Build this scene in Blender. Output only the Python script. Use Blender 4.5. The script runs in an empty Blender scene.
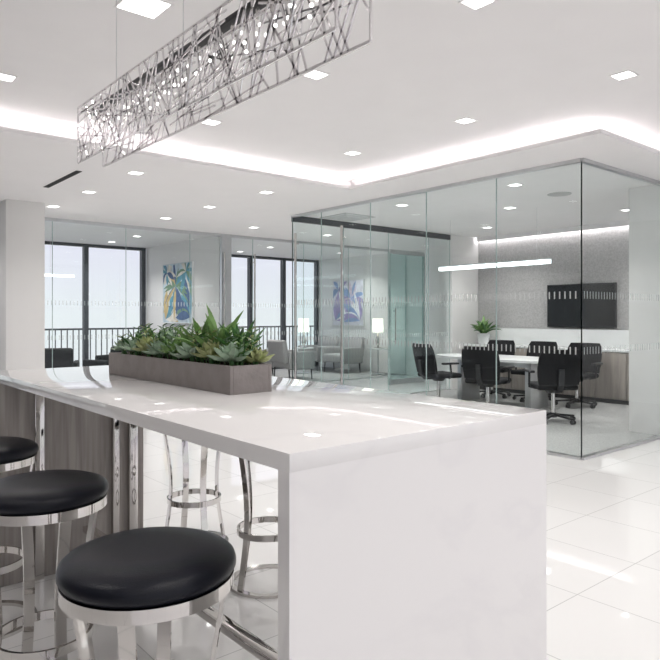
import bpy, bmesh, math, random
from mathutils import Vector, Matrix
random.seed(7)
scene = bpy.context.scene
pi = math.pi

# ---------------------------------------------------------------- materials
def new_mat(name):
    m = bpy.data.materials.new(name); m.use_nodes = True
    nt = m.node_tree
    return m, nt, nt.nodes['Principled BSDF']

def pmat(name, col, rough=0.5, metal=0.0, var=0.0, scale=20.0, bump=0.0, bscale=200.0, spec=0.5, coat=0.0):
    m, nt, b = new_mat(name)
    b.inputs['Roughness'].default_value = rough
    b.inputs['Metallic'].default_value = metal
    b.inputs['Specular IOR Level'].default_value = spec
    b.inputs['Coat Weight'].default_value = coat
    tc = nt.nodes.new('ShaderNodeTexCoord')
    n = nt.nodes.new('ShaderNodeTexNoise'); n.inputs['Scale'].default_value = scale
    n.inputs['Detail'].default_value = 4
    nt.links.new(tc.outputs['Object'], n.inputs['Vector'])
    r = nt.nodes.new('ShaderNodeValToRGB')
    r.color_ramp.elements[0].position = 0.3; r.color_ramp.elements[1].position = 0.7
    r.color_ramp.elements[0].color = tuple(c*(1-var) for c in col)+(1,)
    r.color_ramp.elements[1].color = tuple(min(1,c*(1+var)) for c in col)+(1,)
    nt.links.new(n.outputs['Fac'], r.inputs['Fac'])
    nt.links.new(r.outputs['Color'], b.inputs['Base Color'])
    if bump > 0:
        n2 = nt.nodes.new('ShaderNodeTexNoise'); n2.inputs['Scale'].default_value = bscale
        nt.links.new(tc.outputs['Object'], n2.inputs['Vector'])
        bp = nt.nodes.new('ShaderNodeBump'); bp.inputs['Strength'].default_value = bump
        bp.inputs['Distance'].default_value = 0.01
        nt.links.new(n2.outputs['Fac'], bp.inputs['Height'])
        nt.links.new(bp.outputs['Normal'], b.inputs['Normal'])
    return m

def emat(name, col, s):
    m, nt, b = new_mat(name)
    b.inputs['Base Color'].default_value = (*col, 1)
    b.inputs['Emission Color'].default_value = (*col, 1)
    b.inputs['Emission Strength'].default_value = s
    return m

def glassmat(name, tint, base=0.05, k=0.75, rough=0.0):
    m = bpy.data.materials.new(name); m.use_nodes = True
    nt = m.node_tree; nt.nodes.clear()
    o = nt.nodes.new('ShaderNodeOutputMaterial')
    t = nt.nodes.new('ShaderNodeBsdfTransparent'); t.inputs['Color'].default_value = (*tint, 1)
    g = nt.nodes.new('ShaderNodeBsdfGlossy'); g.inputs['Roughness'].default_value = rough
    g.inputs['Color'].default_value = (0.95, 1, 0.99, 1)
    lw = nt.nodes.new('ShaderNodeLayerWeight'); lw.inputs['Blend'].default_value = 0.5
    p = nt.nodes.new('ShaderNodeMath'); p.operation = 'POWER'; p.inputs[1].default_value = 4.0
    ma = nt.nodes.new('ShaderNodeMath'); ma.operation = 'MULTIPLY_ADD'
    ma.inputs[1].default_value = k; ma.inputs[2].default_value = base; ma.use_clamp = True
    mx = nt.nodes.new('ShaderNodeMixShader')
    nt.links.new(lw.outputs['Facing'], p.inputs[0]); nt.links.new(p.outputs[0], ma.inputs[0])
    nt.links.new(ma.outputs[0], mx.inputs['Fac'])
    nt.links.new(t.outputs[0], mx.inputs[1]); nt.links.new(g.outputs[0], mx.inputs[2])
    nt.links.new(mx.outputs[0], o.inputs['Surface'])
    return m

def filmmat(name, col, fac):
    m = bpy.data.materials.new(name); m.use_nodes = True
    nt = m.node_tree; nt.nodes.clear()
    o = nt.nodes.new('ShaderNodeOutputMaterial')
    t = nt.nodes.new('ShaderNodeBsdfTransparent')
    d = nt.nodes.new('ShaderNodeBsdfDiffuse'); d.inputs['Color'].default_value = (*col, 1)
    mx = nt.nodes.new('ShaderNodeMixShader'); mx.inputs['Fac'].default_value = fac
    nt.links.new(t.outputs[0], mx.inputs[1]); nt.links.new(d.outputs[0], mx.inputs[2])
    nt.links.new(mx.outputs[0], o.inputs['Surface'])
    return m

def woodmat(name, c1, c2, stretch=(30, 30, 2), rough=0.45):
    m, nt, b = new_mat(name)
    tc = nt.nodes.new('ShaderNodeTexCoord'); mp = nt.nodes.new('ShaderNodeMapping')
    mp.inputs['Scale'].default_value = stretch
    n = nt.nodes.new('ShaderNodeTexNoise'); n.inputs['Scale'].default_value = 1.6
    n.inputs['Detail'].default_value = 8; n.inputs['Distortion'].default_value = 0.6
    r = nt.nodes.new('ShaderNodeValToRGB')
    r.color_ramp.elements[0].position = 0.32; r.color_ramp.elements[1].position = 0.68
    r.color_ramp.elements[0].color = (*c1, 1); r.color_ramp.elements[1].color = (*c2, 1)
    nt.links.new(tc.outputs['Object'], mp.inputs['Vector']); nt.links.new(mp.outputs[0], n.inputs['Vector'])
    nt.links.new(n.outputs['Fac'], r.inputs['Fac']); nt.links.new(r.outputs['Color'], b.inputs['Base Color'])
    b.inputs['Roughness'].default_value = rough
    return m

def tilemat():
    m, nt, b = new_mat('polished_white_tile')
    tc = nt.nodes.new('ShaderNodeTexCoord')
    mp = nt.nodes.new('ShaderNodeMapping'); mp.inputs['Location'].default_value = (0.11, 0.2, 0)
    br = nt.nodes.new('ShaderNodeTexBrick'); br.offset = 0.0; br.squash = 1.0
    br.inputs['Scale'].default_value = 1.0
    br.inputs['Brick Width'].default_value = 0.61; br.inputs['Row Height'].default_value = 0.61
    br.inputs['Mortar Size'].default_value = 0.0024; br.inputs['Mortar Smooth'].default_value = 0.1
    br.inputs['Color1'].default_value = (0.775, 0.77, 0.76, 1)
    br.inputs['Color2'].default_value = (0.795, 0.79, 0.78, 1)
    br.inputs['Mortar'].default_value = (0.48, 0.48, 0.475, 1)
    nt.links.new(tc.outputs['Object'], mp.inputs['Vector']); nt.links.new(mp.outputs[0], br.inputs['Vector'])
    nt.links.new(br.outputs['Color'], b.inputs['Base Color'])
    b.inputs['Roughness'].default_value = 0.03
    b.inputs['Specular IOR Level'].default_value = 0.9
    return m

def quartzmat():
    m, nt, b = new_mat('white_quartz')
    tc = nt.nodes.new('ShaderNodeTexCoord')
    n = nt.nodes.new('ShaderNodeTexNoise'); n.inputs['Scale'].default_value = 1.3
    n.inputs['Detail'].default_value = 7; n.inputs['Distortion'].default_value = 1.2
    r = nt.nodes.new('ShaderNodeValToRGB'); e = r.color_ramp.elements
    e[0].position = 0.46; e[0].color = (0.78, 0.765, 0.755, 1)
    e[1].position = 0.54; e[1].color = (0.78, 0.765, 0.755, 1)
    x = e.new(0.5); x.color = (0.755, 0.74, 0.735, 1)
    nt.links.new(tc.outputs['Object'], n.inputs['Vector']); nt.links.new(n.outputs['Fac'], r.inputs['Fac'])
    nt.links.new(r.outputs['Color'], b.inputs['Base Color'])
    b.inputs['Roughness'].default_value = 0.03
    b.inputs['Specular IOR Level'].default_value = 0.8
    return m

M = {}
M['wall'] = pmat('wall_paint', (0.80, 0.79, 0.78), 0.6, var=0.01, scale=3)
M['ceil'] = pmat('ceiling_paint', (0.85, 0.83, 0.83), 0.7, var=0.01, scale=3)
M['tile'] = tilemat()
M['carpet'] = pmat('grey_carpet', (0.36, 0.36, 0.355), 0.95, var=0.18, scale=60, bump=0.4, bscale=400)
M['quartz'] = quartzmat()
M['chrome'] = pmat('polished_chrome', (0.62, 0.60, 0.58), 0.05, 1.0, var=0.01)
M['brushed'] = pmat('brushed_aluminium', (0.62, 0.63, 0.64), 0.3, 1.0, var=0.03)
M['lattice'] = pmat('lattice_chrome', (0.76, 0.74, 0.75), 0.25, 1.0, var=0.02)
M['leather'] = pmat('black_leather', (0.005, 0.006, 0.011), 0.36, var=0.15, bump=0.12, bscale=300, spec=0.26)
M['blackfab'] = pmat('black_mesh_fabric', (0.010, 0.010, 0.012), 0.75, var=0.2, scale=80, spec=0.3)
M['blackpl'] = pmat('black_plastic', (0.015, 0.015, 0.017), 0.4, var=0.05)
M['darkframe'] = pmat('dark_bronze_frame', (0.045, 0.05, 0.06), 0.4, var=0.05)
M['wood'] = woodmat('grey_oak_panel', (0.25, 0.225, 0.205), (0.41, 0.38, 0.355), (22, 22, 1.0))
M['woodh'] = woodmat('grey_oak_credenza', (0.27, 0.24, 0.215), (0.43, 0.385, 0.345), (2, 9, 1.0))
M['concrete'] = pmat('taupe_concrete', (0.25, 0.225, 0.215), 0.75, var=0.10, scale=14, bump=0.2, bscale=60)
M['soil'] = pmat('dark_soil', (0.05, 0.04, 0.03), 0.95, var=0.4, scale=60, bump=0.6, bscale=80)
M['leafA'] = pmat('leaf_green', (0.17, 0.31, 0.09), 0.45, var=0.4, scale=18)
M['leafB'] = pmat('leaf_bluegreen', (0.30, 0.41, 0.29), 0.5, var=0.3, scale=18)
M['leafC'] = pmat('leaf_dark', (0.06, 0.16, 0.045), 0.4, var=0.4, scale=18)
M['leafD'] = pmat('leaf_olive', (0.34, 0.38, 0.17), 0.5, var=0.4, scale=18)
M['glass'] = glassmat('clear_partition_glass', (0.94, 0.98, 0.977), 0.03, 0.55)
M['wglass'] = glassmat('window_glass', (0.96, 0.97, 0.99), 0.04, 0.3)
M['tealglass'] = glassmat('tinted_door_glass', (0.66, 0.84, 0.83), 0.10, 0.6, 0.05)
M['gedge'] = pmat('glass_edge_green', (0.40, 0.50, 0.49), 0.15, var=0.1)
M['dash'] = filmmat('frosted_dash_film', (0.85, 0.87, 0.87), 0.5)
M['led'] = emat('led_strip', (1.0, 0.95, 0.96), 9.5)
M['lens'] = emat('downlight_lens', (1.0, 0.98, 0.96), 5.0)
M['crystal'] = emat('led_crystal', (1.0, 0.97, 0.95), 2.2)
M['pendled'] = emat('pendant_diffuser', (0.95, 1.0, 1.0), 2.6)
M['shade'] = emat('lamp_shade_fabric', (1.0, 0.93, 0.82), 1.2)
M['screen'] = pmat('tv_screen', (0.006, 0.006, 0.008), 0.12, var=0.05)
M['felt'] = pmat('grey_wall_panel_fabric', (0.47, 0.46, 0.46), 0.9, var=0.16, scale=38, bump=0.5, bscale=90)
M['whitelam'] = pmat('white_laminate', (0.82, 0.83, 0.83), 0.25, var=0.01)
M['greyfab'] = pmat('grey_upholstery', (0.36, 0.35, 0.35), 0.9, var=0.1, scale=60)
M['vent'] = pmat('vent_grey', (0.5, 0.5, 0.5), 0.6, var=0.05)
M['black'] = pmat('slot_black', (0.012, 0.012, 0.012), 0.8, var=0.1)
for k, c in {'pSky': (0.56, 0.66, 0.72), 'pTeal': (0.12, 0.32, 0.42), 'pGold': (0.58, 0.45, 0.22), 'pGreen': (0.18, 0.30, 0.20), 'pCream': (0.74, 0.71, 0.64), 'pNavy': (0.08, 0.14, 0.27),
             'pLav': (0.68, 0.67, 0.74), 'pPurple': (0.33, 0.28, 0.50), 'pBlue': (0.24, 0.34, 0.56), 'pPink': (0.60, 0.50, 0.60), 'pWhite': (0.78, 0.78, 0.80)}.items():
    M[k] = pmat('canvas_paint_'+k[1:].lower(), c, 0.8, var=0.18, scale=9)
M['pave'] = pmat('balcony_concrete', (0.45, 0.45, 0.46), 0.9, var=0.1, scale=4)

# ---------------------------------------------------------------- mesh builder
class MB:
    def __init__(s, name):
        s.name = name; s.bm = bmesh.new(); s.mats = []
    def mi(s, k):
        m = M[k]
        if m not in s.mats: s.mats.append(m)
        return s.mats.index(m)
    def face(s, cos, k):
        i = s.mi(k)
        f = s.bm.faces.new([s.bm.verts.new(c) for c in cos]); f.material_index = i
    def merge(s, t, k, X=None):
        i = s.mi(k); vm = {}
        for v in t.verts:
            vm[v] = s.bm.verts.new(X @ v.co if X is not None else v.co)
        for f in t.faces:
            nf = s.bm.faces.new([vm[v] for v in f.verts]); nf.material_index = i
        t.free()
    def box(s, lo, hi, k, bev=0.0, X=None, seg=2):
        t = bmesh.new(); bmesh.ops.create_cube(t, size=1)
        for v in t.verts:
            v.co = Vector(((lo[j]+hi[j])/2 + v.co[j]*(hi[j]-lo[j])) for j in range(3))
        if bev > 0:
            bmesh.ops.bevel(t, geom=t.edges[:], offset=bev, segments=seg, affect='EDGES', profile=0.5)
        s.merge(t, k, X)
    def bar(s, a, b, w, h, k, up=Vector((0, 0, 1))):
        a = Vector(a); b = Vector(b); d = b-a; L = d.length
        if L < 1e-6: return
        d.normalize(); up = Vector(up)
        sd = d.cross(up)
        if sd.length < 1e-4: sd = d.cross(Vector((1, 0, 0)))
        sd.normalize(); u = d.cross(sd)
        X = Matrix((( sd.x, u.x, d.x, a.x), (sd.y, u.y, d.y, a.y), (sd.z, u.z, d.z, a.z), (0, 0, 0, 1)))
        s.box((-w/2, -h/2, 0), (w/2, h/2, L), k, X=X)
    def cyl(s, a, b, r1, r2, k, seg=16):
        a = Vector(a); b = Vector(b); d = b-a
        t = bmesh.new()
        bmesh.ops.create_cone(t, cap_ends=True, segments=seg, radius1=r1, radius2=r2, depth=d.length)
        X = Matrix.Translation((a+b)/2) @ d.to_track_quat('Z', 'Y').to_matrix().to_4x4()
        s.merge(t, k, X)
    def sph(s, c, r, k, sc=(1, 1, 1), seg=12):
        t = bmesh.new(); bmesh.ops.create_uvsphere(t, u_segments=seg, v_segments=max(6, seg//2+2), radius=r)
        X = Matrix.Translation(c) @ Matrix.Diagonal((*sc, 1))
        s.merge(t, k, X)
    def rev(s, prof, k, c=(0, 0, 0), seg=48, closed=False):
        t = bmesh.new(); rings = []
        for r, z in prof:
            if r < 1e-5: rings.append([t.verts.new((c[0], c[1], c[2]+z))])
            else: rings.append([t.verts.new((c[0]+r*math.cos(2*pi*i/seg), c[1]+r*math.sin(2*pi*i/seg), c[2]+z)) for i in range(seg)])
        n = len(rings); rng = range(n if closed else n-1)
        for j in rng:
            A = rings[j]; B = rings[(j+1) % n]
            for i in range(seg):
                i2 = (i+1) % seg
                if len(A) == 1 and len(B) == 1: continue
                if len(A) == 1: t.faces.new((A[0], B[i2], B[i]))
                elif len(B) == 1: t.faces.new((A[i], A[i2], B[0]))
                else: t.faces.new((A[i], A[i2], B[i2], B[i]))
        bmesh.ops.recalc_face_normals(t, faces=t.faces[:])
        s.merge(t, k)
    def sweep(s, pts, sec, k, side=None, cap=True):
        t = bmesh.new(); rings = []; pts = [Vector(p) for p in pts]
        for i, p in enumerate(pts):
            d = (pts[min(i+1, len(pts)-1)]-pts[max(i-1, 0)]).normalized()
            sd = Vector(side) if side is not None else d.cross(Vector((0, 0, 1)))
            if sd.length < 1e-4: sd = Vector((1, 0, 0))
            sd = (sd - d*sd.dot(d)).normalized(); u = sd.cross(d)
            rings.append([t.verts.new(p+sd*a+u*b) for a, b in sec])
        n = len(sec)
        for j in range(len(rings)-1):
            for i in range(n):
                t.faces.new((rings[j][i], rings[j][(i+1) % n], rings[j+1][(i+1) % n], rings[j+1][i]))
        if cap: t.faces.new(rings[0]); t.faces.new(rings[-1])
        bmesh.ops.recalc_face_normals(t, faces=t.faces[:])
        s.merge(t, k)
    def tube(s, pts, r, k, seg=10):
        s.sweep(pts, [(r*math.cos(2*pi*i/seg), r*math.sin(2*pi*i/seg)) for i in range(seg)], k)
    def leaf(s, base, az, elev, L, w, k, curl=0.5, fold=0.25, n=6, wide=0.4):
        t = bmesh.new()
        p = Vector(base); e = elev
        hz = Vector((math.cos(az), math.sin(az), 0)); sd = Vector((-math.sin(az), math.cos(az), 0))
        prev = None
        for i in range(n+1):
            f = i/n
            ww = w*(math.sin(pi*min(1, (0.25+0.75*f)**(1.0+wide)))**0.8)*0.5 if f < 1 else 0.0005
            if f == 0: ww = w*0.3
            d = hz*math.cos(e)+Vector((0, 0, 1))*math.sin(e)
            nrm = Vector((0, 0, 1))*math.cos(e)-hz*math.sin(e)
            row = [t.verts.new(p+sd*ww+nrm*ww*fold*2), t.verts.new(p), t.verts.new(p-sd*ww+nrm*ww*fold*2), t.verts.new(p-nrm*max(0.0006, ww*0.35))]
            if prev:
                t.faces.new((prev[0], prev[1], row[1], row[0]))
                t.faces.new((prev[1], prev[2], row[2], row[1]))
                t.faces.new((prev[2], prev[3], row[3], row[2]))
                t.faces.new((prev[3], prev[0], row[0], row[3]))
            prev = row
            p = p+d*(L/n); e -= curl/n
        s.merge(t, k)
    def build(s, loc=(0, 0, 0), rz=0.0, ang=35):
        me = bpy.data.meshes.new(s.name); s.bm.to_mesh(me); s.bm.free()
        for m in s.mats: me.materials.append(m)
        me.polygons.foreach_set('use_smooth', [True]*len(me.polygons))
        me.set_sharp_from_angle(angle=math.radians(ang))
        o = bpy.data.objects.new(s.name, me); scene.collection.objects.link(o)
        o.location = loc; o.rotation_euler = (0, 0, rz)
        return o

def dup(o, loc, rz=0.0):
    c = bpy.data.objects.new(o.name.split('.')[0], o.data); scene.collection.objects.link(c)
    c.location = loc; c.rotation_euler = (0, 0, rz); c.scale = o.scale
    return c

def arealight(loc, power, sx, sy, name, rot=(0, 0, 0), col=(1, 0.965, 0.94), parent=None, spread=None):
    l = bpy.data.lights.new(name, 'AREA'); l.shape = 'RECTANGLE'; l.size = sx; l.size_y = sy
    l.energy = power; l.color = col
    if spread: l.spread = spread
    o = bpy.data.objects.new(name, l); scene.collection.objects.link(o)
    o.location = loc; o.rotation_euler = rot
    if parent: 
        o.parent = parent
    return o

# ---------------------------------------------------------------- room shell
H1 = 2.83; H2 = 3.0
b = MB('floor'); b.box((-5, -4, -0.1), (12.2, 13.4, 0), 'tile'); b.build()
b = MB('floor_carpet'); b.box((5.73, 3.14, 0.0), (10.1, 7.64, 0.012), 'carpet'); b.build()
b = MB('floor_carpet_lounge'); b.box((-5, 10.22, 0.0), (10.86, 13.38, 0.012), 'carpet'); b.build()

b = MB('ceiling'); b.box((-5, -4, H2), (12.2, 6.0, H2+0.08), 'ceil'); b.build()
b = MB('ceiling_soffit')
b.box((-5, 5.65, H1), (12.2, 13.5, H1+0.035), 'ceil')
b.box((5.05, 2.60, H1), (12.2, 5.65, H1+0.035), 'ceil')
b.build()
b = MB('trim_1')
zc = H1+0.036
b.box((-5, 5.87, zc), (5.27, 5.95, H2-0.001), 'ceil')
b.box((5.27, 2.90, zc), (5.35, 5.95, H2-0.001), 'ceil')
b.box((5.27, 2.82, zc), (12.2, 2.90, H2-0.001), 'ceil')
b.build()
b = MB('cove_led_strip')
z = H1+0.036
b.box((-4.5, 5.77, z), (5.13, 5.79, z+0.01), 'led')
b.box((5.165, 2.76, z), (5.185, 5.75, z+0.01), 'led')
b.box((5.2, 2.72, z), (12, 2.74, z+0.01), 'led')
b.build()

b = MB('wall_east'); b.box((10.1, 3.0, 0), (10.25, 7.8, H1), 'wall'); b.box((10.25, -4, 0), (10.4, 3.0, H1), 'wall'); b.build()
b = MB('reflection_wall_west'); b.box((-5.15, -4, 0), (-5.0, 13.4, H2), 'wood'); b.build()  # unseen wall, added so the chrome reflects a darker wood tone
b = MB('wall_conference_return'); b.box((9.3, 7.6, 0), (10.1, 7.72, H1), 'wall'); b.build()
b = MB('wall_lounge_divider'); b.box((6.04, 10.3, 0), (6.2, 13.4, H1), 'wall'); b.build()
b = MB('wall_lounge_east'); b.box((10.87, 7.8, 0), (11.0, 13.4, H1), 'wall'); b.box((10.25, 7.7, 0), (11.0, 7.8, H1), 'wall'); b.build()
b = MB('column_west'); b.box((2.14, 8.9, 0), (2.61, 9.35, H1), 'wall', 0.004); b.build()
b = MB('column_east'); b.box((7.5, 3.17, 0), (8.1, 3.52, H1), 'wall', 0.004); b.build()

# window wall
b = MB('window_1')
def winrun(b, xs, y):
    for i in range(len(xs)-1):
        x0, x1 = xs[i], xs[i+1]
        b.face([(x0, y, 0.1), (x1, y, 0.1), (x1, y, 2.78), (x0, y, 2.78)], 'wglass')
    for x in xs:
        b.box((x-0.045, y-0.06, 0.0), (x+0.045, y+0.06, H1), 'darkframe')
    b.box((xs[0], y-0.05, 0), (xs[-1], y+0.05, 0.12), 'darkframe')
    b.box((xs[0], y-0.05, 2.77), (xs[-1], y+0.05, H1), 'darkframe')
winrun(b, [-4.5, -2.9, -1.2, 0.5, 2.2, 3.5, 4.74, 5.98], 13.44)
b.build()
b = MB('window_2'); winrun(b, [6.26, 7.5, 8.75, 9.75, 10.85], 13.44); b.build()
b = MB('balcony_slab'); b.box((-5, 13.52, -0.15), (12, 15.2, -0.02), 'pave'); b.build()
b = MB('balcony_railing')
b.box((-5, 15.0, 1.03), (12, 15.05, 1.07), 'darkframe'); b.box((-5, 15.01, 0.06), (12, 15.04, 0.09), 'darkframe')
x = -5
while x < 12:
    b.box((x, 15.015, -0.02), (x+0.02, 15.035, 1.03), 'darkframe'); x += 0.13
b.build()

# ---------------------------------------------------------------- glass partitions
def glass_run(name, a, bb, joints, zt=H1, bands=(1.02, 1.55), head='brushed', headh=0.035, mat='glass'):
    b = MB(name); a = Vector((a[0], a[1], 0)); e = Vector((bb[0], bb[1], 0)); d = (e-a); L = d.length; d.normalize()
    n = Vector((-d.y, d.x, 0))
    js = [0]+list(joints)+[L]
    for i in range(len(js)-1):
        p = a+d*(js[i]+0.004); q = a+d*(js[i+1]-0.004)
        b.face([(p.x, p.y, 0.02), (q.x, q.y, 0.02), (q.x, q.y, zt-headh), (p.x, p.y, zt-headh)], mat)
    for j in js:
        p = a+d*j
        b.bar((p.x, p.y, 0.02), (p.x, p.y, zt-headh), 0.009, 0.009, 'gedge', up=d)
    b.bar(a+Vector((0, 0, 0.0125)), e+Vector((0, 0, 0.0125)), 0.05, 0.025, 'brushed')
    b.bar(a+Vector((0, 0, zt-headh/2)), e+Vector((0, 0, zt-headh/2)), 0.05, headh, head)
    for zc in bands:
        t = 0.05
        while t < L-0.05:
            p = a+d*t+n*0.003
            b.face([(p.x, p.y, zc-0.035), (p.x+d.x*0.014, p.y+d.y*0.014, zc-0.035), (p.x+d.x*0.014, p.y+d.y*0.014, zc+0.035), (p.x, p.y, zc+0.035)], 'dash')
            t += 0.055
    return b

b = glass_run('glass_partition_conference_front', (5.72, 3.13), (5.72, 7.65), [0.95, 1.92, 2.86, 3.85])
for y in (6.48, 7.5):
    b.cyl((5.66, y, 0.25), (5.66, y, 2.55), 0.019, 0.019, 'chrome')
    for zz in (0.4, 2.4): b.cyl((5.66, y, zz), (5.72, y, zz), 0.01, 0.01, 'chrome')
b.build()
b = glass_run('glass_partition_conference_side', (5.72, 3.13), (7.5, 3.13), []); b.build()
b = glass_run('glass_partition_conference_rear', (5.72, 7.65), (9.3, 7.65), [1.0, 2.0, 3.0], head='darkframe', headh=0.09); b.build()
b = glass_run('glass_partition_lounge', (-4.5, 10.2), (10.85, 10.2), [1.5, 3, 4.5, 6.0, 7.6, 8.75, 9.9, 10.54, 11.2, 12.4, 13.6], head='brushed', headh=0.05)
for x in (6.7, 6.05):
    b.cyl((x, 10.13, 0.3), (x, 10.13, 2.5), 0.016, 0.016, 'chrome')
    for zz in (0.45, 2.35): b.cyl((x, 10.13, zz), (x, 10.2, zz), 0.01, 0.01, 'chrome')
b.box((6.02, 10.17, 0), (6.22, 10.23, H1), 'brushed')
b.build()
b = MB('door_1')
b.face([(9.1, 9.0, 0.02), (10.1, 9.0, 0.02), (10.1, 9.0, 2.6), (9.1, 9.0, 2.6)], 'tealglass')
for x in (9.1, 10.1): b.box((x-0.02, 8.98, 0), (x+0.02, 9.02, 2.62), 'gedge')
b.box((9.1, 8.97, 2.58), (10.1, 9.03, 2.66), 'brushed'); b.box((9.1, 8.97, 0), (10.1, 9.03, 0.1), 'brushed')
b.cyl((9.22, 8.94, 0.8), (9.22, 8.94, 1.5), 0.014, 0.014, 'chrome')
for zz in (0.85, 1.45): b.cyl((9.22, 8.94, zz), (9.22, 9.0, zz), 0.009, 0.009, 'chrome')
b.build()

# ---------------------------------------------------------------- downlights
def mk_down(w=0.15):
    b = MB('recessed_downlight')
    b.box((-w/2-0.012, -w/2-0.012, -0.004), (w/2+0.012, -w/2, 0.0), 'ceil'); b.box((-w/2-0.012, w/2, -0.004), (w/2+0.012, w/2+0.012, 0.0), 'ceil')
    b.box((-w/2-0.012, -w/2, -0.004), (-w/2, w/2, 0.0), 'ceil'); b.box((w/2, -w/2, -0.004), (w/2+0.012, w/2, 0.0), 'ceil')
    b.box((-w/2, -w/2, -0.002), (w/2, w/2, 0.0), 'lens')
    return b
dl = None
pos = [(x, y, H2) for x in (1.16, 2.78, 4.40) for y in (-0.6, 0.75, 2.10, 3.45, 4.87)] + [(6.0, 0.75, H2), (6.0, 2.1, H2), (-0.5, 2.1, H2), (-0.5, 4.87, H2), (-0.5, -0.6, H2), (1.16, -2.0, H2), (2.78, -2.0, H2)]  # rows at negative y are unseen, added to brighten the island's end panel
pos = [p for p in pos if not (p[0] == 1.16 and p[1] in (3.45, 2.10))]
pos += [(x, y, H1) for x in (1.16, 2.78, 4.41) for y in (6.42, 7.77, 9.1)] + [(6.0, 9.1, H1), (7.6, 9.1, H1)]
pos += [(6.31, 4.25, H1), (6.31, 6.0, H1), (9.0, 4.25, H1), (9.0, 6.6, H1), (7.6, 5.2, H1)]
pos += [(3.0, 11.5, H1), (5.0, 11.5, H1), (8.0, 11.5, H1), (10.0, 11.5, H1), (5.0, 12.7, H1), (8.0, 12.7, H1)]
for p in pos:
    if dl is None: dl = mk_down(0.12).build(loc=p); o = dl
    else: o = dup(dl, p)
    inner = p[0] > 5.7 and p[1] > 3.1
    pw = 16.0 if inner or p[1] > 10.2 else 6.0
    if p[1] < 0: pw = 8.0
    arealight((0, 0, -0.006), pw, 0.105, 0.105, 'lamp', parent=o, spread=math.radians(150 if p[1] < 0 else 125))
o = mk_down(0.21).build(loc=(1.46, 3.27, H2)); o.name = 'square_ceiling_light'
arealight((0, 0, -0.006), 7.0, 0.19, 0.19, 'lamp', parent=o, spread=math.radians(125))

b = MB('slot_air_diffuser'); b.box((2.27, 6.7, H1-0.004), (2.33, 7.8, H1), 'black'); b.build()
b = MB('ceiling_air_vent'); b.box((-0.3, -0.3, -0.008), (0.3, 0.3, 0), 'vent')
for i in range(4):
    q = 0.26-0.06*i; b.box((-q, -q, -0.012-0.002*i), (q, q, -0.008), 'vent' if i % 2 else 'whitelam')
b.build(loc=(6.45, 7.25, H1))
b = MB('round_ceiling_speaker'); b.rev([(0, -0.01), (0.12, -0.01), (0.14, -0.006), (0.14, 0)], 'vent'); b.build(loc=(7.19, 4.22, H1))

# ---------------------------------------------------------------- island
b = MB('kitchen_island')
b.box((0.785, 1.06, 1.03), (1.735, 3.63, 1.07), 'quartz', 0.0015)
b.box((0.785, 1.0602, 0.0), (1.735, 1.10, 1.031), 'quartz', 0.0)
b.box((0.81, 3.52, 0.0), (1.57, 3.60, 1.03), 'wood', 0.002)
for x, w in ((1.0, 0.045), (1.40, 0.035), (1.50, 0.05)):
    b.box((x-w/2, 3.49, 0.0), (x+w/2, 3.522, 1.03), 'chrome', 0.002)
b.box((1.225, 1.10, 0.19), (1.275, 3.52, 0.22), 'chrome', 0.002)
b.build()

# ---------------------------------------------------------------- bar stools
def mk_stool():
    b = MB('bar_stool')
    R = 0.208; q = 0.028
    prof = [(0, 0.765), (0.10, 0.766), (0.16, 0.763), (0.192, 0.752), (0.204, 0.742), (R, 0.730), (R, 0.720), (0.201, 0.708), (0.19, 0.702), (0, 0.702)]
    b.rev([(r, z+q) for r, z in prof], 'leather', seg=64)
    b.rev([(r, z+q) for r, z in [(0.191, 0.703), (0.203, 0.703), (0.203, 0.672), (0.191, 0.672)]], 'chrome', seg=64, closed=True)
    b.rev([(0, 0.69+q), (0.191, 0.69+q)], 'blackpl', seg=32)
    for i in range(4):
        a = pi/4+i*pi/2 + 0.35
        ca, sa = math.cos(a), math.sin(a)
        pts = []
        for j in range(15):
            f = j/14; z = (0.70+q)*(1-f)
            r = 0.187-0.045*math.sin(pi*f)**1.2
            pts.append((r*ca, r*sa, max(0.012, z)))
        w = 0.018; t = 0.005
        b.sweep(pts, [(-w, -t), (w, -t), (w, t), (-w, t)], 'chrome', side=(-sa, ca, 0))
    b.rev([(0.148, 0.255), (0.158, 0.255), (0.158, 0.285), (0.148, 0.285)], 'chrome', seg=64, closed=True)
    b.rev([(0.172, 0.0), (0.202, 0.0), (0.202, 0.014), (0.172, 0.014)], 'chrome', seg=64, closed=True)
    return b
st = mk_stool().build(loc=(0.672, 1.475, 0), rz=-0.25)
dup(st, (0.675, 2.31, 0), 0.5); dup(st, (0.68, 3.15, 0), 0.2)
dup(st, (1.84, 1.90, 0), 0.1); dup(st, (1.88, 2.72, 0), 0.6); dup(st, (1.86, 3.46, 0), 0.3)

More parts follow.
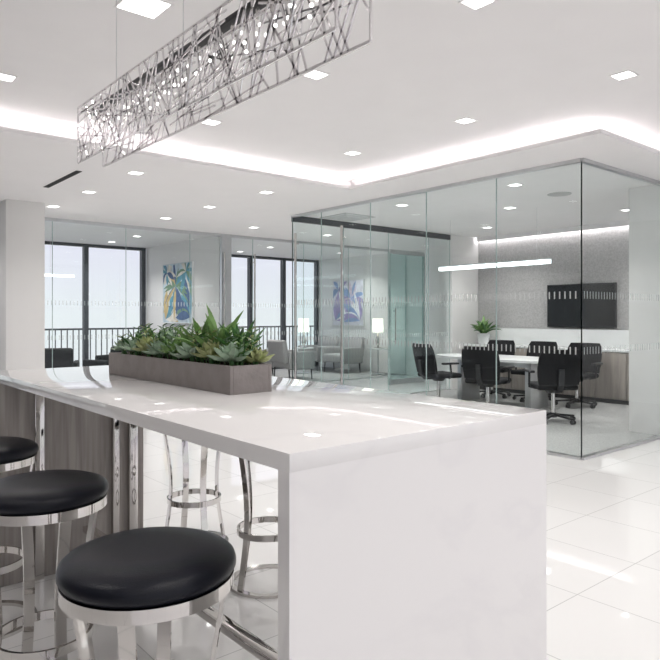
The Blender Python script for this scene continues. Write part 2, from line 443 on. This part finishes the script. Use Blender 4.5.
# ---------------------------------------------------------------- planter
b = MB('succulent_planter')
x0, x1, y0, y1, z0, z1 = 1.205, 1.385, 1.98, 3.10, 1.07, 1.172
th = 0.014
b.box((x0, y0, z0), (x0+th, y1, z1), 'concrete', 0.002); b.box((x1-th, y0, z0), (x1, y1, z1), 'concrete', 0.002)
b.box((x0+th, y0, z0), (x1-th, y0+th, z1), 'concrete', 0.002); b.box((x0+th, y1-th, z0), (x1-th, y1, z1), 'concrete', 0.002)
b.box((x0+th, y0+th, z0), (x1-th, y1-th, z1-0.012), 'soil')
rnd = random.Random(3)
for i in range(120):
    b.sph((rnd.uniform(x0+0.03, x1-0.03), rnd.uniform(y0+0.03, y1-0.03), z1-0.010), rnd.uniform(0.004, 0.010), 'soil', seg=6)
def rosette(c, n, L, w, k, e0=0.25, e1=1.35, curl=0.3, fold=0.25):
    for i in range(n):
        f = i/n; az = i*2.39996+rnd.uniform(-.15, .15)
        el = e0+(e1-e0)*f+rnd.uniform(-.08, .08)
        ll = L*(1.0-0.45*f)*rnd.uniform(0.88, 1.1) if e1 < 1.48 else L*rnd.uniform(0.65, 1.1)
        b.leaf((c[0], c[1], c[2]), az, el, ll, w, k, curl*rnd.uniform(0.5, 1.3), fold)
zs = z1-0.012
for (x, y, L, n, k) in [(1.31, 2.24, 0.235, 20, 'leafA'), (1.34, 2.13, 0.19, 14, 'leafC'), (1.33, 2.40, 0.21, 16, 'leafA'), (1.33, 2.88, 0.16, 13, 'leafA'), (1.32, 2.60, 0.17, 13, 'leafB'), (1.31, 2.76, 0.14, 11, 'leafC'), (1.30, 2.99, 0.13, 11, 'leafC')]:
    rosette((x, y, zs), n, L, L*0.14, k, 0.75, 1.52, 0.45, 0.3)
for (x, y, h, L, k) in [(1.255, 2.05, 0.03, 0.095, 'leafB'), (1.35, 2.03, 0.02, 0.08, 'leafD'), (1.25, 2.19, 0.035, 0.09, 'leafD'), (1.25, 2.34, 0.03, 0.10, 'leafB'), (1.25, 2.49, 0.04, 0.085, 'leafA'),
                     (1.34, 2.50, 0.05, 0.09, 'leafD'), (1.24, 2.61, 0.03, 0.08, 'leafB'), (1.25, 2.74, 0.04, 0.09, 'leafD'), (1.33, 2.74, 0.06, 0.10, 'leafB'), (1.25, 2.88, 0.03, 0.085, 'leafB'), (1.34, 3.00, 0.04, 0.08, 'leafD'),
                     (1.345, 2.28, 0.06, 0.08, 'leafB'), (1.30, 2.12, 0.05, 0.07, 'leafA'), (1.25, 3.02, 0.03, 0.075, 'leafB')]:
    b.cyl((x, y, zs-0.002), (x, y, zs+h), 0.008, 0.010, 'leafC', 8)
    rosette((x, y, zs+h), 30, L, L*0.40, k, -0.1, 1.45, -0.6, 0.2)
for i in range(90):
    x = rnd.uniform(x0+0.03, x1-0.03); y = rnd.uniform(y0+0.04, y1-0.04); hh = rnd.uniform(0.05, 0.15)
    dx, dy = rnd.uniform(-.02, .02), rnd.uniform(-.02, .02)
    b.tube([(x, y, zs), (x+dx*.5, y+dy*.5, zs+hh*.5), (x+dx, y+dy, zs+hh)], 0.0025, 'leafC', 5)
    kk = rnd.choice(['leafA', 'leafC', 'leafB', 'leafD'])
    for j in range(11):
        f = 0.25+0.75*j/10
        b.leaf((x+dx*f, y+dy*f, zs+hh*f), j*2.4, 0.5, 0.030, 0.013, kk, 0.2, 0.1, n=3)
b.build(ang=50)

# ---------------------------------------------------------------- chandelier
b = MB('lattice_chandelier')
cx0, cx1, cy0, cy1, cz0, cz1 = 1.15, 1.28, 1.34, 3.37, 2.135, 2.415
def lattice(P, U, L, Hh, n, nh, rn):
    P = Vector(P); U = Vector(U); V = Vector((0, 0, 1))
    def seg(u0, v0, u1, v1, w=0.0065):
        if u0 > u1: u0, v0, u1, v1 = u1, v1, u0, v0
        if u1 <= 0 or u0 >= L: return
        if u0 < 0: v0 = v0+(v1-v0)*(0-u0)/(u1-u0); u0 = 0
        if u1 > L: v1 = v0+(v1-v0)*(L-u0)/(u1-u0); u1 = L
        nrm = U.cross(V)
        b.bar(P+U*u0+V*v0, P+U*u1+V*v1, w, 0.004, 'lattice', up=nrm)
    for i in range(n):
        u = L*(i+rn.random())/n
        du = rn.choice([-1, 1])*rn.uniform(0.03, 0.26)
        seg(u-du/2, 0, u+du/2, Hh, rn.choice([0.006, 0.0075, 0.009]))
    for i in range(nh):
        u = rn.uniform(-0.1, L); l = rn.uniform(0.12, 0.5); v0 = rn.uniform(0.02, Hh-0.02); v1 = min(Hh, max(0, v0+rn.uniform(-.14, .14)))
        seg(u, v0, u+l, v1)
    for v in (0.0, Hh): seg(-0.003, v, L+0.003, v, 0.010)
    for u in (0.0, L): b.bar(P+U*u, P+U*u+V*Hh, 0.006, 0.006, 'lattice', up=U)
rn = random.Random(11)
lattice((cx0, cy0, cz0), (0, 1, 0), cy1-cy0, cz1-cz0, 54, 38, rn)
lattice((cx1, cy0, cz0), (0, 1, 0), cy1-cy0, cz1-cz0, 54, 38, rn)
xm = (cx0+cx1)/2
b.box((xm-0.02, cy0+0.02, cz1-0.03), (xm+0.02, cy1-0.02, cz1-0.008), 'blackpl', 0.003)
y = cy0+0.08
while y < cy1-0.05:
    b.cyl((xm, y, cz1-0.07), (xm, y, cz1-0.03), 0.004, 0.008, 'chrome', 6)
    for q in range(3):
        b.sph((xm+rn.uniform(-.025, .025), y+rn.uniform(-.02, .02), cz1-0.085-0.03*q), 0.007, 'crystal', seg=6)
    y += 0.08
for y in (1.67, 2.35, 3.03):
    b.cyl((xm, y, cz1-0.01), (xm, y, H2), 0.0015, 0.0015, 'brushed', 6)
    b.cyl((xm, y, H2-0.012), (xm, y, H2), 0.025, 0.025, 'brushed', 16)
for yy in (cy0+0.05, 1.67, 2.35, 3.03, cy1-0.05):
    for zz in (cz1-0.015,): b.bar((cx0, yy, zz), (cx1, yy, zz), 0.006, 0.006, 'lattice')
ch = b.build()

# ---------------------------------------------------------------- conference room
b = MB('wall_panel_grey'); b.box((10.07, 3.55, 1.14), (10.10, 7.59, 2.80), 'felt'); b.build()
b = MB('wall_wash_light'); b.box((10.0, 3.6, 2.79), (10.05, 7.55, 2.83), 'led'); b.box((9.97, 3.6, 2.75), (9.985, 7.55, 2.83), 'ceil'); b.build()
b = MB('wall_mounted_tv')
b.box((10.0, 4.9, 1.16), (10.045, 6.1, 1.88), 'blackpl', 0.006); b.box((9.996, 4.915, 1.175), (10.001, 6.085, 1.865), 'screen')
b.box((10.04, 5.3, 1.35), (10.068, 5.7, 1.7), 'blackpl'); b.build()
b = MB('trim_2'); b.box((10.0, 3.56, 0.837), (10.1, 7.1, 1.13), 'whitelam', 0.002); b.build()
b = MB('credenza')
b.box((9.65, 3.56, 0.08), (10.095, 7.58, 0.80), 'woodh'); b.box((9.70, 3.6, 0.012), (10.05, 7.55, 0.08), 'blackpl')
b.box((9.63, 3.55, 0.80), (10.095, 7.59, 0.835), 'whitelam', 0.002)
y = 3.56
while y < 7.5:
    b.box((9.632, y+0.006, 0.10), (9.65, y+0.494, 0.785), 'woodh', 0.002)
    b.box((9.626, y+0.44, 0.45), (9.632, y+0.46, 0.62), 'brushed'); y += 0.5
b.build()
b = MB('potted_plant')
b.rev([(0, 0), (0.09, 0), (0.12, 0.20), (0.11, 0.20), (0.10, 0.18), (0, 0.18)], 'whitelam', seg=32)
rnd = random.Random(9)
for i in range(50):
    b.leaf((rnd.uniform(-.04, .04), rnd.uniform(-.04, .04), 0.18), rnd.uniform(0, 6.28), rnd.uniform(0.7, 1.5), rnd.uniform(0.20, 0.38), 0.06, rnd.choice(['leafC', 'leafA']), rnd.uniform(0.4, 1.2), 0.2)
b.build(loc=(9.80, 7.27, 0.8365), ang=50)

b = MB('conference_table')
def superell(a, c, n=64, e=2.6):
    r = []
    for i in range(n):
        t = 2*pi*i/n; ct, s_ = math.cos(t), math.sin(t)
        r.append((a*abs(ct)**(2/e)*(1 if ct >= 0 else -1), c*abs(s_)**(2/e)*(1 if s_ >= 0 else -1)))
    return r
t = bmesh.new(); o1 = superell(0.50, 1.12); lo = [t.verts.new((x, y, 0.70)) for x, y in o1]; hi = [t.verts.new((x, y, 0.735)) for x, y in o1]
t.faces.new(hi); t.faces.new(lo[::-1])
for i in range(64): t.faces.new((lo[i], lo[(i+1) % 64], hi[(i+1) % 64], hi[i]))
b.merge(t, 'whitelam')
for yy in (-0.6, 0.6):
    b.box((-0.22, yy-0.05, 0.03), (0.22, yy+0.05, 0.70), 'brushed', 0.01); b.box((-0.32, yy-0.16, 0.012), (0.32, yy+0.16, 0.035), 'brushed', 0.006)
b.box((-0.03, -0.6, 0.6), (0.03, 0.6, 0.68), 'brushed')
TX, TY = 8.22, 5.78
b.build(loc=(TX, TY, 0))

def mk_ochair():
    b = MB('office_chair')
    b.box((-0.25, -0.22, 0.43), (0.25, 0.26, 0.50), 'blackfab', 0.03, seg=3)
    t = bmesh.new(); rows = []
    nx, nz = 8, 8
    for side in (0, 1):
        g = []
        for j in range(nz+1):
            v = j/nz; row = []
            for i in range(nx+1):
                u = i/nx*2-1
                w = 0.245+0.02*math.sin(pi*v)-0.03*max(0, v-0.85)/0.15
                row.append(t.verts.new((u*w, -0.25-0.10*v**1.3+0.06*u*u-0.03*side, 0.50+0.44*v)))
            g.append(row)
        rows.append(g)
    A, B = rows
    for j in range(nz):
        for i in range(nx):
            t.faces.new((A[j][i], A[j][i+1], A[j+1][i+1], A[j+1][i])); t.faces.new((B[j][i], B[j+1][i], B[j+1][i+1], B[j][i+1]))
    for j in range(nz):
        t.faces.new((A[j][0], A[j+1][0], B[j+1][0], B[j][0])); t.faces.new((A[j][nx], B[j][nx], B[j+1][nx], A[j+1][nx]))
    for i in range(nx):
        t.faces.new((A[0][i], B[0][i], B[0][i+1], A[0][i+1])); t.faces.new((A[nz][i], A[nz][i+1], B[nz][i+1], B[nz][i]))
    b.merge(t, 'blackfab')
    b.sweep([(0, 0.0, 0.42), (0, -0.24, 0.42), (0, -0.31, 0.50), (0, -0.33, 0.70)], [(-.035, -.012), (.035, -.012), (.035, .012), (-.035, .012)], 'blackpl', side=(1, 0, 0))
    for s_ in (-1, 1):
        b.tube([(s_*0.20, 0.05, 0.43), (s_*0.29, 0.03, 0.45), (s_*0.30, 0.0, 0.64)], 0.014, 'blackpl')
        b.box((s_*0.30-0.035, -0.14, 0.64), (s_*0.30+0.035, 0.14, 0.67), 'blackpl', 0.01)
    b.cyl((0, 0, 0.10), (0, 0, 0.40), 0.03, 0.022, 'chrome'); b.cyl((0, 0, 0.38), (0, 0, 0.43), 0.08, 0.12, 'blackpl')
    b.cyl((0, 0, 0.07), (0, 0, 0.13), 0.05, 0.04, 'blackpl')
    for i in range(5):
        a = i*2*pi/5+0.3; c, s_ = math.cos(a), math.sin(a)
        b.bar((0.03*c, 0.03*s_, 0.105), (0.30*c, 0.30*s_, 0.075), 0.04, 0.025, 'blackpl')
        b.cyl((0.29*c-0.025*s_, 0.29*s_+0.025*c, 0.041), (0.29*c+0.025*s_, 0.29*s_-0.025*c, 0.041), 0.028, 0.028, 'blackpl', 14)
        b.cyl((0.29*c, 0.29*s_, 0.05), (0.29*c, 0.29*s_, 0.08), 0.01, 0.01, 'blackpl', 8)
    return b
oc = mk_ochair().build(loc=(7.40, 5.42, 0.0), rz=-pi/2+0.25)
dup(oc, (7.52, 6.40, 0), -pi/2-0.25)
dup(oc, (7.45, 4.46, 0), -pi/2+0.85)
dup(oc, (9.00, 5.0, 0), pi/2+0.1); dup(oc, (9.02, 5.75, 0), pi/2); dup(oc, (9.0, 6.5, 0), pi/2+0.1)

b = MB('linear_pendant_light')
b.box((7.83, 4.75, 2.055), (7.89, 6.66, 2.11), 'pendled', 0.004); b.box((7.825, 4.745, 2.11), (7.895, 6.665, 2.125), 'brushed')
for y in (4.95, 6.45): b.cyl((7.86, y, 2.12), (7.86, y, H1), 0.002, 0.002, 'brushed', 6)
b.build()

# ---------------------------------------------------------------- lounge
def art(name, x, y0, y1, z0, z1, bg, strokes, seed):
    b = MB(name)
    b.box((x-0.035, y0, z0), (x-0.001, y1, z1), bg, 0.002)
    f = 0.012
    for a, c in (((x-0.045, y0-f, z0-f), (x-0.001, y0, z1+f)), ((x-0.045, y1, z0-f), (x-0.001, y1+f, z1+f)), ((x-0.045, y0, z0-f), (x-0.001, y1, z0)), ((x-0.045, y0, z1), (x-0.001, y1, z1+f))):
        b.box(a, c, 'whitelam')
    r = random.Random(seed); xx = x-0.036
    W = y1-y0; Hh = z1-z0
    for (cu, cv, n, L, w, ks, a0, a1) in strokes:
        for i in range(n):
            a = a0+(a1-a0)*(i+r.random()*0.8)/n
            du, dv = math.cos(a), math.sin(a); l = L*r.uniform(0.6, 1.1); ww = w*r.uniform(0.6, 1.3)
            pts = []
            for s_ in (1, -1):
                for q in ([0, .25, .5, .75] if s_ == 1 else [1, .75, .5, .25]):
                    hw = ww*math.sin(pi*min(1, q*0.95+0.03))
                    u = cu+du*l*q-dv*hw*s_; v = cv+dv*l*q+du*hw*s_-0.25*l*q*q*abs(du)
                    u = min(0.99, max(0.01, u)); v = min(0.99, max(0.01, v))
                    pts.append((xx, y1-u*W, z0+v*Hh))
            xx -= 0.00004
            b.face(pts, r.choice(ks))
    b.build()
art('abstract_painting', 6.04, 11.25, 12.5, 1.22, 2.40, 'pSky',
    [(0.1, 0.05, 12, 0.7, 0.10, ['pGold', 'pCream', 'pTeal'], 0.1, 1.6), (0.95, 0.1, 12, 0.8, 0.08, ['pTeal', 'pNavy', 'pGreen'], 1.5, 3.0),
     (0.45, 0.62, 20, 0.55, 0.04, ['pTeal', 'pGreen', 'pNavy', 'pGold'], 0, 6.28), (0.8, 0.85, 12, 0.35, 0.04, ['pGreen', 'pTeal', 'pCream'], 0, 6.28), (0.15, 0.85, 12, 0.3, 0.04, ['pTeal', 'pCream', 'pNavy'], 0, 6.28), (0.4, 0.02, 3, 0.65, 0.03, ['pGold'], 1.4, 1.7)], 4)
art('abstract_painting', 10.87, 11.6, 12.75, 1.12, 2.24, 'pLav',
    [(0.1, 0.1, 10, 0.8, 0.08, ['pBlue', 'pWhite', 'pPurple'], 0.3, 1.6), (0.6, 0.6, 16, 0.5, 0.06, ['pPurple', 'pPink', 'pBlue'], 0, 6.28), (0.9, 0.1, 9, 0.7, 0.07, ['pWhite', 'pPurple', 'pBlue'], 1.6, 3.0), (0.2, 0.8, 9, 0.35, 0.05, ['pWhite', 'pPurple', 'pBlue'], 0, 6.28)], 8)

def mk_arm(k, name='lounge_armchair'):
    b = MB(name)
    b.box((-0.33, -0.30, 0.24), (0.33, 0.34, 0.44), k, 0.04, seg=3)
    X = Matrix.Translation((0, -0.30, 0.36)) @ Matrix.Rotation(0.18, 4, 'X')
    b.box((-0.35, -0.07, 0), (0.35, 0.06, 0.48), k, 0.04, X=X, seg=3)
    for s_ in (-1, 1):
        b.box((s_*0.36-0.045, -0.30, 0.22), (s_*0.36+0.045, 0.32, 0.60), k, 0.03, seg=3)
        for y in (-0.26, 0.28): b.cyl((s_*0.34, y, 0.0), (s_*0.31, y, 0.25), 0.012, 0.018, 'blackpl', 8)
    return b
ga = mk_arm('greyfab').build(loc=(10.2, 11.65, 0.012), rz=pi/2); dup(ga, (10.2, 12.6, 0.012), pi/2)
dup(ga, (8.1, 12.3, 0.012), -1.2); dup(ga, (8.3, 11.1, 0.012), -1.7)
dk = mk_arm('blackfab', 'black_tub_chair').build(loc=(3.3, 10.9, 0.012), rz=-0.4)
dup(dk, (3.0, 12.3, 0.012), pi-0.2); dup(dk, (4.9, 11.9, 0.012), pi/2+0.4); dup(dk, (4.35, 10.95, 0.012), 0.3)

def mk_tlamp():
    b = MB('table_lamp')
    b.rev([(0, 0), (0.09, 0), (0.09, 0.015), (0.02, 0.03), (0.05, 0.10), (0.06, 0.18), (0.03, 0.28), (0.012, 0.32), (0.01, 0.40), (0, 0.40)], 'chrome', seg=24)
    b.rev([(0.135, 0.36), (0.12, 0.68)], 'shade', seg=32); b.rev([(0.13, 0.36), (0.115, 0.68)], 'shade', seg=32)
    return b
def mk_stable():
    b = MB('side_table')
    b.rev([(0, 0.60), (0.24, 0.60), (0.24, 0.575), (0, 0.575)], 'whitelam', seg=32)
    b.cyl((0, 0, 0.02), (0, 0, 0.58), 0.02, 0.02, 'brushed'); b.rev([(0, 0), (0.16, 0), (0.16, 0.015), (0, 0.02)], 'brushed', seg=32)
    return b
LP = [(10.45, 10.7), (9.62, 12.3)]
t1 = mk_stable().build(loc=(*LP[0], 0.012)); dup(t1, (9.30, 12.0, 0.012))
l1 = mk_tlamp().build(loc=(*LP[0], 0.6125)); dup(l1, (9.30, 12.0, 0.6125))
b = MB('linear_pendant_light'); b.box((1.0, 11.6, 2.03), (3.9, 11.66, 2.07), 'pendled', 0.004)
for x in (1.5, 3.5): b.cyl((x, 11.63, 2.07), (x, 11.63, H1), 0.002, 0.002, 'brushed', 6)
b.build()
b = MB('baseboard_lounge_divider'); b.box((6.025, 10.3, 0.012), (6.04, 13.37, 0.10), 'whitelam'); b.build()

# ---------------------------------------------------------------- world, camera
w = bpy.data.worlds.new('world'); scene.world = w; w.use_nodes = True
nt = w.node_tree; bg = nt.nodes['Background']
tc = nt.nodes.new('ShaderNodeTexCoord'); sx = nt.nodes.new('ShaderNodeSeparateXYZ'); r = nt.nodes.new('ShaderNodeValToRGB')
r.color_ramp.elements[0].position = 0.0; r.color_ramp.elements[0].color = (0.80, 0.82, 0.83, 1)
r.color_ramp.elements[1].position = 0.12; r.color_ramp.elements[1].color = (0.78, 0.755, 0.86, 1)
nt.links.new(tc.outputs['Generated'], sx.inputs[0]); nt.links.new(sx.outputs['Z'], r.inputs['Fac']); nt.links.new(r.outputs['Color'], bg.inputs['Color'])
bg.inputs['Strength'].default_value = 1.15

cam = bpy.data.cameras.new('camera'); co = bpy.data.objects.new('camera', cam); scene.collection.objects.link(co)
co.location = (0, 0, 1.35); co.rotation_euler = (pi/2, 0, -math.radians(40.1))
cam.sensor_width = 36; cam.lens = 648/660*36; cam.shift_y = -14/660; cam.clip_start = 0.02; cam.clip_end = 200
scene.camera = co
scene.view_settings.view_transform = 'Standard'
